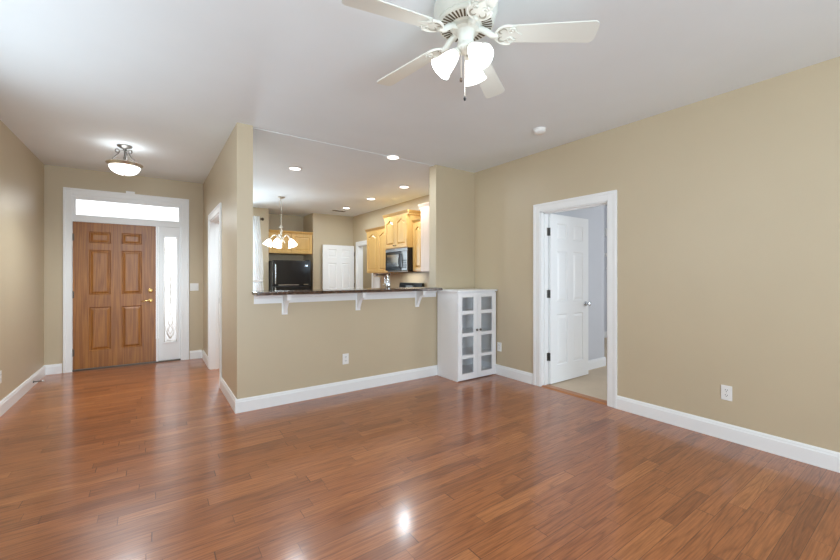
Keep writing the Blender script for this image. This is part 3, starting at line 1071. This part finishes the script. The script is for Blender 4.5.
for k, a in enumerate((146, 264, 24)):
    dx, dy = math.cos(math.radians(a)), math.sin(math.radians(a))
    c0 = Vector((FXc, FYc, H))
    neck = c0 + Vector((dx * 0.050, dy * 0.050, -0.268))
    ax = Vector((dx * 0.68, dy * 0.68, -0.73)).normalized()
    sc = MB().tube([c0 + Vector((dx * 0.025, dy * 0.025, -0.238)), c0 + Vector((dx * 0.040, dy * 0.040, -0.246)), neck - ax * 0.004], 0.011, 10)
    sc.lathe([(0, -0.012), (0.020, -0.012), (0.026, 0.004), (0.026, 0.012), (0, 0.012)], neck, ax, 20)
    arm = sc.build('lamp_socket', M['fanwhite'], fan, True)
    bell(MB(), neck + ax * 0.006, ax, 0.118, 0.027, 0.062).build('lamp_shade', M['bell'], arm, True)
    lamp('fan_lamp_light', 'POINT', neck + ax * 0.155, 1.6, BULB, 0.045)


def chain(name, x, y, z0, z1, fobmat, fobr):
    o = MB().cyl((x, y, z1), (x, y, z0), 0.0012, 6).build(name, M['nickel'], fan)
    MB().lathe([(0, 0), (fobr * 0.5, -0.003), (fobr, -0.012), (fobr * 0.8, -0.020), (0, -0.026)], (x, y, z1), (0, 0, 1), 12).build('fob', fobmat, o, True)


cl = Vector((-math.sin(YAW), -math.cos(YAW)))
lf_ = Vector((-math.cos(YAW), math.sin(YAW)))
p = cl * 0.034 + lf_ * 0.028
chain('pull_chain', FXc + p.x, FYc + p.y, H - 0.235, H - 0.415, M['bronze'], 0.009)
p = cl * 0.040 + lf_ * 0.010
chain('pull_chain', FXc + p.x, FYc + p.y, H - 0.235, H - 0.515, M['blackmatte'], 0.007)

# ------------------------------------------------------------------ smoke detector
sd = empty('smoke_detector', (3.10, 2.36, H), 'small round white smoke detector on the ceiling near the right wall', 'smoke detector')
MB().lathe([(0, 0), (0.060, 0), (0.060, -0.012), (0, -0.012)], (3.10, 2.36, H), (0, 0, 1), 32).build('base', M['plastic'], sd, True)
MB().lathe([(0.054, -0.012), (0.054, -0.032), (0.040, -0.044), (0, -0.046)], (3.10, 2.36, H), (0, 0, 1), 32).build('cover', M['plastic'], sd, True)

# ------------------------------------------------------------------ entry ceiling light
LX, LY = -0.255, 5.31
el = empty('semi_flush_light', (LX, LY, H), 'nickel ceiling light with glowing white bowl in the entry hall', 'ceiling light')
MB().lathe([(0, 0), (0.070, 0), (0.070, -0.010), (0.050, -0.024), (0.018, -0.034), (0.012, -0.055), (0, -0.055)], (LX, LY, H), (0, 0, 1), 32).build('canopy', M['darknickel'], el, True)
MB().lathe([(0, -0.05), (0.008, -0.05), (0.008, -0.12), (0.013, -0.135), (0.008, -0.15), (0.008, -0.335), (0, -0.335)], (LX, LY, H), (0, 0, 1), 16).build('stem', M['darknickel'], el, True)
for k in range(3):
    a = math.radians(80 + 120 * k)
    pts = []
    for i in range(15):
        t = i / 14
        an = PI * 1.5 - t * 1.75 * PI
        pts.append((0.040 + 0.020 * math.cos(an), -0.075 + 0.020 * math.sin(an)))
    pts = pts[::-1]
    tail = [(0.060, -0.105), (0.095, -0.150), (0.150, -0.190), (0.185, -0.212)]
    path = [(0.012, -0.052)] + [(r, z) for r, z in pts[-1:]]
    curl = [(0.066 + 0.020 * math.cos(b), -0.070 + 0.020 * math.sin(b)) for b in [PI * (1.0 - 2.0 * q / 12) for q in range(13)]]
    full = [(0.012, -0.050)] + [(0.040, -0.058)] + curl[1:] + [(0.060, -0.100), (0.085, -0.135), (0.105, -0.160), (0.125, -0.190), (0.138, -0.203)]
    MB().tube([(LX + r * math.cos(a), LY + r * math.sin(a), H + z) for r, z in full], 0.0055, 8).build('scroll_arm', M['darknickel'], el, True)
MB().lathe([(0.132, -0.200), (0.162, -0.196), (0.168, -0.203), (0.158, -0.216), (0.150, -0.230), (0.138, -0.234), (0.128, -0.215), (0.132, -0.200)], (LX, LY, H), (0, 0, 1), 48).build('rim', M['nickel'], el, True)
bw = [(0.140, -0.230)]
for k in range(1, 11):
    t = k / 10
    bw.append((0.140 * math.cos(t * PI / 2), -0.230 - 0.094 * math.sin(t * PI / 2)))
bw[-1] = (0, -0.324)
MB().lathe([(0.0, -0.222), (0.128, -0.222)] + bw, (LX, LY, H), (0, 0, 1), 48).build('bowl', M['bowl'], el, True)
MB().lathe([(0, -0.322), (0.014, -0.324), (0.010, -0.334), (0.006, -0.344), (0, -0.348)], (LX, LY, H), (0, 0, 1), 16).build('finial', M['nickel'], el, True)
lamp('entry_light_glow', 'SPOT', (LX, LY, H - 0.50), 100, BULB, 0.16, math.radians(178), 1.0)
lamp('entry_light_bulbs', 'POINT', (LX, LY, H - 0.18), 1.7, BULB, 0.09)


# ------------------------------------------------------------------ recessed downlights
def downlight(x, y, label, power=16, r=0.085):
    o = empty('recessed_downlight', (x, y, H), label, 'downlight', 'lit recessed downlights in the kitchen ceiling')
    MB().lathe([(r * 0.80, -0.001), (r, -0.001), (r + 0.004, -0.006), (r, -0.011), (r * 0.80, -0.011)], (x, y, H), (0, 0, 1), 32).build('trim_ring', M['plastic'], o, True)
    MB().lathe([(0, -0.002), (r * 0.80, -0.002), (r * 0.80, -0.010), (0, -0.013)], (x, y, H), (0, 0, 1), 32).build('lens', M['can'], o, True)
    d = area('downlight_beam', (x, y, H - 0.016), (0, 0, 0), r * 1.6, r * 1.6, power, BULB)
    d.data.shape = 'DISK'
    return o


downlight(1.549, 5.091, 'round recessed ceiling light nearest the hall pillar, above the breakfast area', 16, 0.085)
downlight(2.369, 3.925, 'brightest recessed ceiling light, on the ceiling seam above the bar', 9, 0.085)
downlight(3.306, 5.137, 'round recessed ceiling light nearest the wall stub', 16, 0.085)
downlight(3.318, 6.291, 'round recessed ceiling light in the middle of the row by the cabinets', 16, 0.085)
downlight(3.345, 7.45, 'round recessed ceiling light next to the ceiling air vent', 10, 0.085)

vt = empty('ceiling_vent', (3.36, 7.88, H), 'small rectangular ceiling air vent at the far end of the kitchen', 'vent')
MB().box(3.20, 7.80, H - 0.008, 3.52, 7.96, H, 0.002).build('frame', M['plastic'], vt)
sl = MB()
for k in range(6):
    sl.box(3.215, 7.817 + k * 0.022, H - 0.0095, 3.505, 7.828 + k * 0.022, H - 0.0075)
sl.build('louvre', M['slot'], vt)

# ------------------------------------------------------------------ chandelier
HX, HY = 1.917, 7.115
ch = empty('chandelier', (HX, HY, H), 'nickel chandelier with lit white glass shades hanging in the kitchen', 'chandelier')
MB().lathe([(0, 0), (0.065, 0), (0.065, -0.012), (0.030, -0.028), (0, -0.030)], (HX, HY, H), (0, 0, 1), 24).build('canopy', M['nickel'], ch, True)
cn = MB()
for k in range(16):
    z = H - 0.04 - k * 0.031
    q = [(0.007 * math.cos(t), 0.017 * math.sin(t)) for t in [2 * PI * i / 10 for i in range(11)]]
    cn.tube([((HX + u, HY, z + v) if k % 2 else (HX, HY + u, z + v)) for u, v in q], 0.0026, 6)
cn.build('chain', M['nickel'], ch, True)
MB().tube([(HX - 0.01 - 0.03 * t, HY + 0.02 * t, H - 0.03 - 0.16 * t + 0.02 * math.sin(6 * t)) for t in [i / 10 for i in range(11)]], 0.004, 6).build('cord', M['nickel'], ch, True)
MB().lathe([(0, -0.52), (0.010, -0.525), (0.042, -0.545), (0.046, -0.555), (0.014, -0.57), (0.010, -0.59), (0.026, -0.62), (0.020, -0.66), (0.012, -0.70), (0.024, -0.73), (0.040, -0.76), (0.044, -0.79), (0.026, -0.82), (0.014, -0.84), (0.018, -0.86), (0, -0.89)], (HX, HY, H), (0, 0, 1), 24).build('column', M['nickel'], ch, True)
for k in range(5):
    a = math.radians(20 + 72 * k)
    dx, dy = math.cos(a), math.sin(a)
    pts = []
    for i in range(15):
        t = i / 14
        r = 0.03 + 0.165 * t
        z = -0.77 + 0.085 * math.sin(t * PI * 0.95) - 0.02 * t
        pts.append((HX + dx * r, HY + dy * r, H + z))
    ar = MB().tube(pts, 0.0075, 8)
    # lower decorative curl
    ar.tube([(HX + dx * (0.04 + 0.05 * t + 0.02 * math.sin(t * 5)), HY + dy * (0.04 + 0.05 * t + 0.02 * math.sin(t * 5)), H - 0.79 - 0.045 * math.sin(t * PI)) for t in [i / 10 for i in range(11)]], 0.005, 6)
    e = Vector(pts[-1])
    ax = Vector((dx * 0.40, dy * 0.40, -0.92)).normalized()
    ar.lathe([(0, -0.02), (0.018, -0.02), (0.026, 0.012), (0, 0.012)], e, ax, 16)
    arm = ar.build('arm', M['nickel'], ch, True)
    bell(MB(), e + ax * 0.01, ax, 0.115, 0.030, 0.082, 24).build('lamp_shade', M['chandshade'], arm, True)
lamp('chandelier_glow', 'POINT', (HX, HY, H - 1.02), 9, BULB, 0.14)
lamp('passage_fill', 'POINT', (4.8, 7.7, 2.3), 20, BULB, 0.1)  # unseen lamp added to brighten the passage beyond the doorway

# ------------------------------------------------------------------ refrigerator
fx0, fx1, fy0 = 2.045, 2.862, 8.25
fg = empty('refrigerator', ((fx0 + fx1) / 2, 8.62, 0), 'black top freezer refrigerator in the kitchen alcove', 'refrigerator')
MB().box(fx0, fy0 + 0.075, 0.02, fx1, 8.98, 1.60, 0.008).build('body', M['blackmatte'], fg)
for nm, z0, z1 in (('freezer_door', 1.075, 1.612), ('fridge_door', 0.09, 1.062)):
    d = MB().box(fx0, fy0, z0, fx1, fy0 + 0.068, z1, 0.012).build(nm, M['black'], fg)
    ha, hb = (1.10, 1.535) if z0 > 1 else (0.62, 1.04)
    MB().tube([(fx0 + 0.05, fy0, ha), (fx0 + 0.05, fy0 - 0.04, ha + 0.02), (fx0 + 0.05, fy0 - 0.042, (ha + hb) / 2), (fx0 + 0.05, fy0 - 0.04, hb - 0.02), (fx0 + 0.05, fy0, hb)], 0.013, 10).build('handle', M['chrome'], d, True)
    if z0 > 1:
        MB().box(fx1 - 0.145, fy0 - 0.003, 1.490, fx1 - 0.075, fy0 + 0.001, 1.512).build('badge', M['chrome'], d)
        MB().box(fx1 - 0.165, fy0 - 0.003, 1.082, fx1 - 0.06, fy0 + 0.001, 1.100).build('name_plate', M['chrome'], d)
        MB().box(fx0 + 0.12, fy0 - 0.002, 1.080, fx1 - 0.27, fy0 + 0.001, 1.092).build('trim_strip', M['nickel'], d)
MB().box(fx1 - 0.10, fy0 + 0.02, 1.60, fx1 - 0.01, fy0 + 0.12, 1.635, 0.005).build('hinge_cover', M['blackmatte'], fg)
MB().box(fx0 + 0.02, fy0 + 0.03, 0.0, fx1 - 0.02, fy0 + 0.075, 0.085).build('kick_grille', M['blackmatte'], fg)

# cabinet above the refrigerator
oc = empty('wall_cabinet', (2.515, 8.85, 1.77), 'wide maple cabinet above the black refrigerator', 'cabinet')
MB().box(2.034, 8.55, 1.775, 2.996, YA - 0.002, 2.235).build('carcass', M['maple'], oc)
MB().prism([(2.034, 8.55, 2.225), (2.034, 8.535, 2.225), (2.034, 8.50, 2.262), (2.034, 8.50, 2.275), (2.034, 8.60, 2.275), (2.034, 8.60, 2.225)], (0.962, 0, 0)).build('crown', M['maple'], oc)
for x0 in (2.045, 2.520):
    panel_leaf(MB(), 0.465, 0.425, 0.019, [(0.06, 0.405)], [(0.06, 0.365)], T(x0, 8.531, 1.79), 0.009).build('door', M['maple'], oc)


# ------------------------------------------------------------------ kitchen wall cabinets on the right wall
def wall_cab(y0, y1, xf, z0, z1, label, doors, mat, crown=0.055, knobs=True, slab=False):
    r = empty('wall_cabinet', ((xf + XK) / 2, (y0 + y1) / 2, z0), label, 'cabinet', 'maple wall cabinets beside the microwave')
    MB().box(xf + 0.019, y0, z0, XK - 0.001, y1, z1).build('carcass', mat, r)
    # crown moulding on front and the near side
    pr = [(0.0, z1 - 0.012), (0.012, z1 - 0.012), (0.016, z1 + 0.01), (0.040, z1 + crown - 0.012), (0.046, z1 + crown), (0.0, z1 + crown)]
    cr = MB().prism([(xf + 0.02 - a, y0 - 0.046, z) for a, z in pr], (0, y1 - y0 + 0.092, 0))
    cr.prism([(xf + 0.02, y0 - a, z) for a, z in pr], (XK - xf - 0.022, 0, 0))
    cr.prism([(xf + 0.02, y1 + a, z) for a, z in pr], (XK - xf - 0.022, 0, 0))
    cr.build('crown', mat, r)
    wd = (y1 - y0 - 0.006 * (doors + 1)) / doors
    for k in range(doors):
        ya = y1 - 0.006 - k * (wd + 0.006)
        # leaf frame: local x runs along -y, its front faces -x
        m = T(xf, ya, z0 + 0.012) @ RZ(-90)
        if slab:
            d = MB().box(0, 0, 0, wd, 0.019, z1 - z0 - 0.024, 0.003, m).build('door', mat, r)
        else:
            d = arch_leaf(MB(), wd, z1 - z0 - 0.024, 0.019, 0.055, 0.05, m).build('door', mat, r)
        if knobs:
            e = 0.03 if (k == 1 or doors == 1) else wd - 0.03
            MB().lathe([(0, 0), (0.005, 0), (0.005, 0.010), (0.012, 0.014), (0.010, 0.024), (0, 0.026)], (xf, ya - e, z0 + 0.05), (-1, 0, 0), 12).build('knob', M['bronze'], d, True)
    return r


wall_cab(6.225, 7.17, 3.68, 1.335, 2.195, 'maple wall cabinet with two arched doors beside the kitchen doorway', 2, M['maple'], 0.055, False)
wall_cab(5.445, 6.205, 3.56, 1.775, 2.355, 'raised maple wall cabinet with two arched doors above the microwave', 2, M['maple'], 0.06)
wall_cab(5.13, 5.440, 3.68, 1.355, 2.19, 'narrow maple wall cabinet with one arched door right of the microwave', 1, M['maple'], 0.055, False)
wall_cab(4.30, 5.12, 3.62, 1.345, 2.40, 'tallest maple wall cabinet, plain front paled by reflected light, beside the wall stub', 1, M['maple_lit'], 0.06, False, True)

# microwave
mw = empty('microwave', (3.8, 5.825, 1.345), 'black over-the-range microwave under the raised maple cabinet', 'microwave')
my0, my1, mz0, mz1, mx = 5.45, 6.20, 1.375, 1.772, 3.575
MB().box(mx + 0.02, my0, mz0, XK - 0.002, my1, mz1, 0.004).build('body', M['black'], mw)
MB().box(mx, my0 + 0.002, mz1 - 0.055, mx + 0.02, my1 - 0.002, mz1 - 0.002, 0.003).build('vent_grille', M['steel'], mw)
dd = MB().box(mx, my0 + 0.19, mz0 + 0.004, mx + 0.02, my1 - 0.004, mz1 - 0.058, 0.004).build('door', M['black'], mw)
MB().box(mx - 0.002, my0 + 0.255, mz0 + 0.075, mx + 0.001, my1 - 0.06, mz1 - 0.11, 0.001).build('window', M['chrome'], dd)
MB().tube([(mx, my0 + 0.205, mz0 + 0.03), (mx - 0.035, my0 + 0.205, mz0 + 0.06), (mx - 0.045, my0 + 0.205, (mz0 + mz1) / 2 - 0.03), (mx - 0.035, my0 + 0.205, mz1 - 0.12), (mx, my0 + 0.205, mz1 - 0.09)], 0.011, 10).build('handle', M['blackmatte'], dd, True)
cp = MB().box(mx, my0 + 0.004, mz0 + 0.004, mx + 0.02, my0 + 0.186, mz1 - 0.058, 0.003).build('control_panel', M['steel'], mw)
ky = MB()
for i in range(4):
    for j in range(3):
        ky.box(mx - 0.002, my0 + 0.03 + j * 0.045, mz0 + 0.04 + i * 0.04, mx + 0.001, my0 + 0.062 + j * 0.045, mz0 + 0.068 + i * 0.04)
ky.build('keypad', M['blackmatte'], cp)
MB().box(mx + 0.03, my0 + 0.03, mz0 - 0.028, XK - 0.03, my1 - 0.03, mz0, 0.003).build('underside_hood', M['bronze'], mw)

area('range_task_light', (3.80, 5.83, 1.340), (0, 0, 0), 0.25, 0.5, 2.2, (1, 0.95, 0.86))

# range with backguard
rg = empty('kitchen_range', (3.66, 5.895, 0), 'black kitchen range whose control backguard shows above the bar', 'range')
MB().box(3.33, 5.522, 0.02, 3.985, 6.268, 0.905, 0.006).build('body', M['blackmatte'], rg)
MB().box(3.325, 5.520, 0.905, 3.985, 6.270, 0.925, 0.004).build('cooktop', M['black'], rg)
bg = MB().prism([(3.90, 5.522, 0.925), (3.985, 5.522, 0.925), (3.985, 5.522, 1.15), (3.935, 5.522, 1.15)], (0, 0.746, 0)).build('backguard', M['black'], rg)
MB().box(3.912, 5.770, 1.00, 3.926, 6.020, 1.10).build('display_panel', M['steel'], bg)
for y in (5.590, 5.670, 6.120, 6.200):
    MB().cyl((3.925, y, 1.05), (3.890, y, 1.045), 0.020, 14).build('knob', M['steel'], bg)
od = MB().box(3.305, 5.540, 0.22, 3.33, 6.250, 0.80, 0.004).build('oven_door', M['black'], rg)
MB().tube([(3.305, 5.590, 0.75), (3.265, 5.600, 0.75), (3.265, 6.190, 0.75), (3.305, 6.200, 0.75)], 0.011, 8).build('handle', M['chrome'], od, True)

# peninsula counter behind the bar, with the faucet
pc = empty('base_cabinet', (2.0, 4.36, 0), 'maple base cabinet run behind the half wall', 'cabinet')
MB().box(0.95, YH1 + 0.01, 0.1, 2.985, 4.62, 0.875).box(0.97, YH1 + 0.02, 0, 2.965, 4.56, 0.1).build('carcass', M['maple'], pc)
for k in range(4):
    m = T(0.96 + 0.505 * (k + 1) - 0.003, 4.64, 0.12) @ RZ(180)
    panel_leaf(MB(), 0.495, 0.74, 0.019, [(0.06, 0.435)], [(0.06, 0.68)], m, 0.008).build('door', M['maple'], pc)
o = MB().box(0.93, YH1 + 0.005, 0.876, 2.99, 4.67, 0.908, 0.005).build('countertop', M['granite'], None, False, (2.0, 4.36, 0.876))
tag(o, 'granite sink counter behind the half wall', 'countertop')
fc = empty('kitchen_faucet', (2.545, 4.33, 0.908), 'chrome gooseneck faucet standing behind the granite bar', 'faucet')
fx, fy = 2.545, 4.33
MB().lathe([(0, 0.0), (0.030, 0), (0.028, 0.012), (0.019, 0.03), (0.019, 0.20), (0.024, 0.22), (0.024, 0.30), (0.016, 0.315), (0, 0.315)], (fx, fy, 0.908), (0, 0, 1), 20).build('body', M['chrome'], fc, True)
pts = [(fx, fy, 1.20), (fx, fy, 1.235)] + [(fx + 0.02 * (1 - math.cos(t)), fy + 0.075 * (1 - math.cos(t)), 1.235 + 0.05 * math.sin(t)) for t in [PI * i / 14 for i in range(1, 15)]] + [(fx + 0.04, fy + 0.15, 1.17)]
MB().tube(pts, 0.013, 12).build('spout', M['chrome'], fc, True)
MB().tube([(fx - 0.01, fy - 0.01, 1.155), (fx - 0.05, fy - 0.012, 1.14), (fx - 0.085, fy - 0.014, 1.165)], 0.009, 8).build('lever', M['chrome'], fc, True)

# white framed panel and rail on the kitchen wall under the cabinets
wp = empty('wall_panel', (XK, 7.27, 0.95), 'small white framed panel on the kitchen wall beside the corner doorway', 'panel')
b = MB()
for a0, a1, z0, z1 in ((7.14, 7.17, 0.93, 1.25), (7.37, 7.40, 0.93, 1.25), (7.17, 7.37, 1.22, 1.25)):
    b.box(XK - 0.025, a0, z0, XK - 0.001, a1, z1, 0.003)
b.build('frame', M['trim'], wp)
panel_leaf(MB(), 0.20, 0.29, 0.012, [(0.03, 0.17)], [(0.02, 0.26)], T(XK - 0.016, 7.37, 0.93) @ RZ(-90), 0.004).build('panel', M['trim'], wp)
pt = empty('towel_holder', (3.82, 6.72, 1.30), 'dark rail with a white paper roll under the far maple cabinet', 'towel holder')
MB().cyl((3.80, 6.42, 1.298), (3.80, 7.10, 1.298), 0.012, 10).build('rail', M['blackmatte'], pt)
for y in (6.44, 7.08):
    MB().box(3.79, y - 0.006, 1.285, 3.81, y + 0.006, 1.3345).build('bracket', M['blackmatte'], pt)
MB().lathe([(0.014, 0), (0.034, 0), (0.034, 0.10), (0.014, 0.10)], (3.80, 6.94, 1.298), (0, 1, 0), 20).build('paper_roll', M['plastic'], pt, True)

# ------------------------------------------------------------------ bedroom closet shelf and doorstop
ws = empty('wire_shelf', (7.3, 4.2, 1.7), 'white wire closet shelf on the blue wall beyond the bedroom doorway', 'shelf')
b = MB()
for k in range(8):
    b.cyl((6.2, 3.90 + k * 0.042, 1.715), (8.09, 3.90 + k * 0.042, 1.715), 0.003, 6)
b.cyl((6.2, 3.90, 1.66), (8.09, 3.90, 1.66), 0.004, 6)
for k in range(38):
    b.cyl((6.22 + k * 0.05, 3.90, 1.66), (6.22 + k * 0.05, 3.90, 1.715), 0.0025, 5).cyl((6.22 + k * 0.05, 3.90, 1.718), (6.22 + k * 0.05, 4.2, 1.718), 0.0025, 5)
b.build('wire_deck', M['plastic'], ws)
for x in (6.5, 7.2, 7.66):
    MB().cyl((x, 3.91, 1.70), (x, 4.198, 1.42), 0.006, 8).build('brace', M['plastic'], ws)
o = MB().box(7.55, 4.12, 2.10, 7.80, 4.199, 2.25, 0.006).build('wall_box', M['plastic'], None, False, (7.67, 4.2, 2.1))
tag(o, 'white box mounted high on the blue wall past the bedroom doorway', 'box')

ds = empty('door_stop', (XL + BT, 6.16, 0.06), 'small metal doorstop with white tip on the left baseboard', 'door stop')
MB().cyl((XL + BT, 6.16, 0.055), (XL + BT + 0.008, 6.16, 0.055), 0.014, 14).cyl((XL + BT + 0.008, 6.16, 0.055), (XL + BT + 0.075, 6.16, 0.055), 0.0065, 10).build('rod', M['darknickel'], ds, True)
MB().cyl((XL + BT + 0.075, 6.16, 0.055), (XL + BT + 0.092, 6.16, 0.055), 0.010, 12).build('tip', M['plastic'], ds, True)
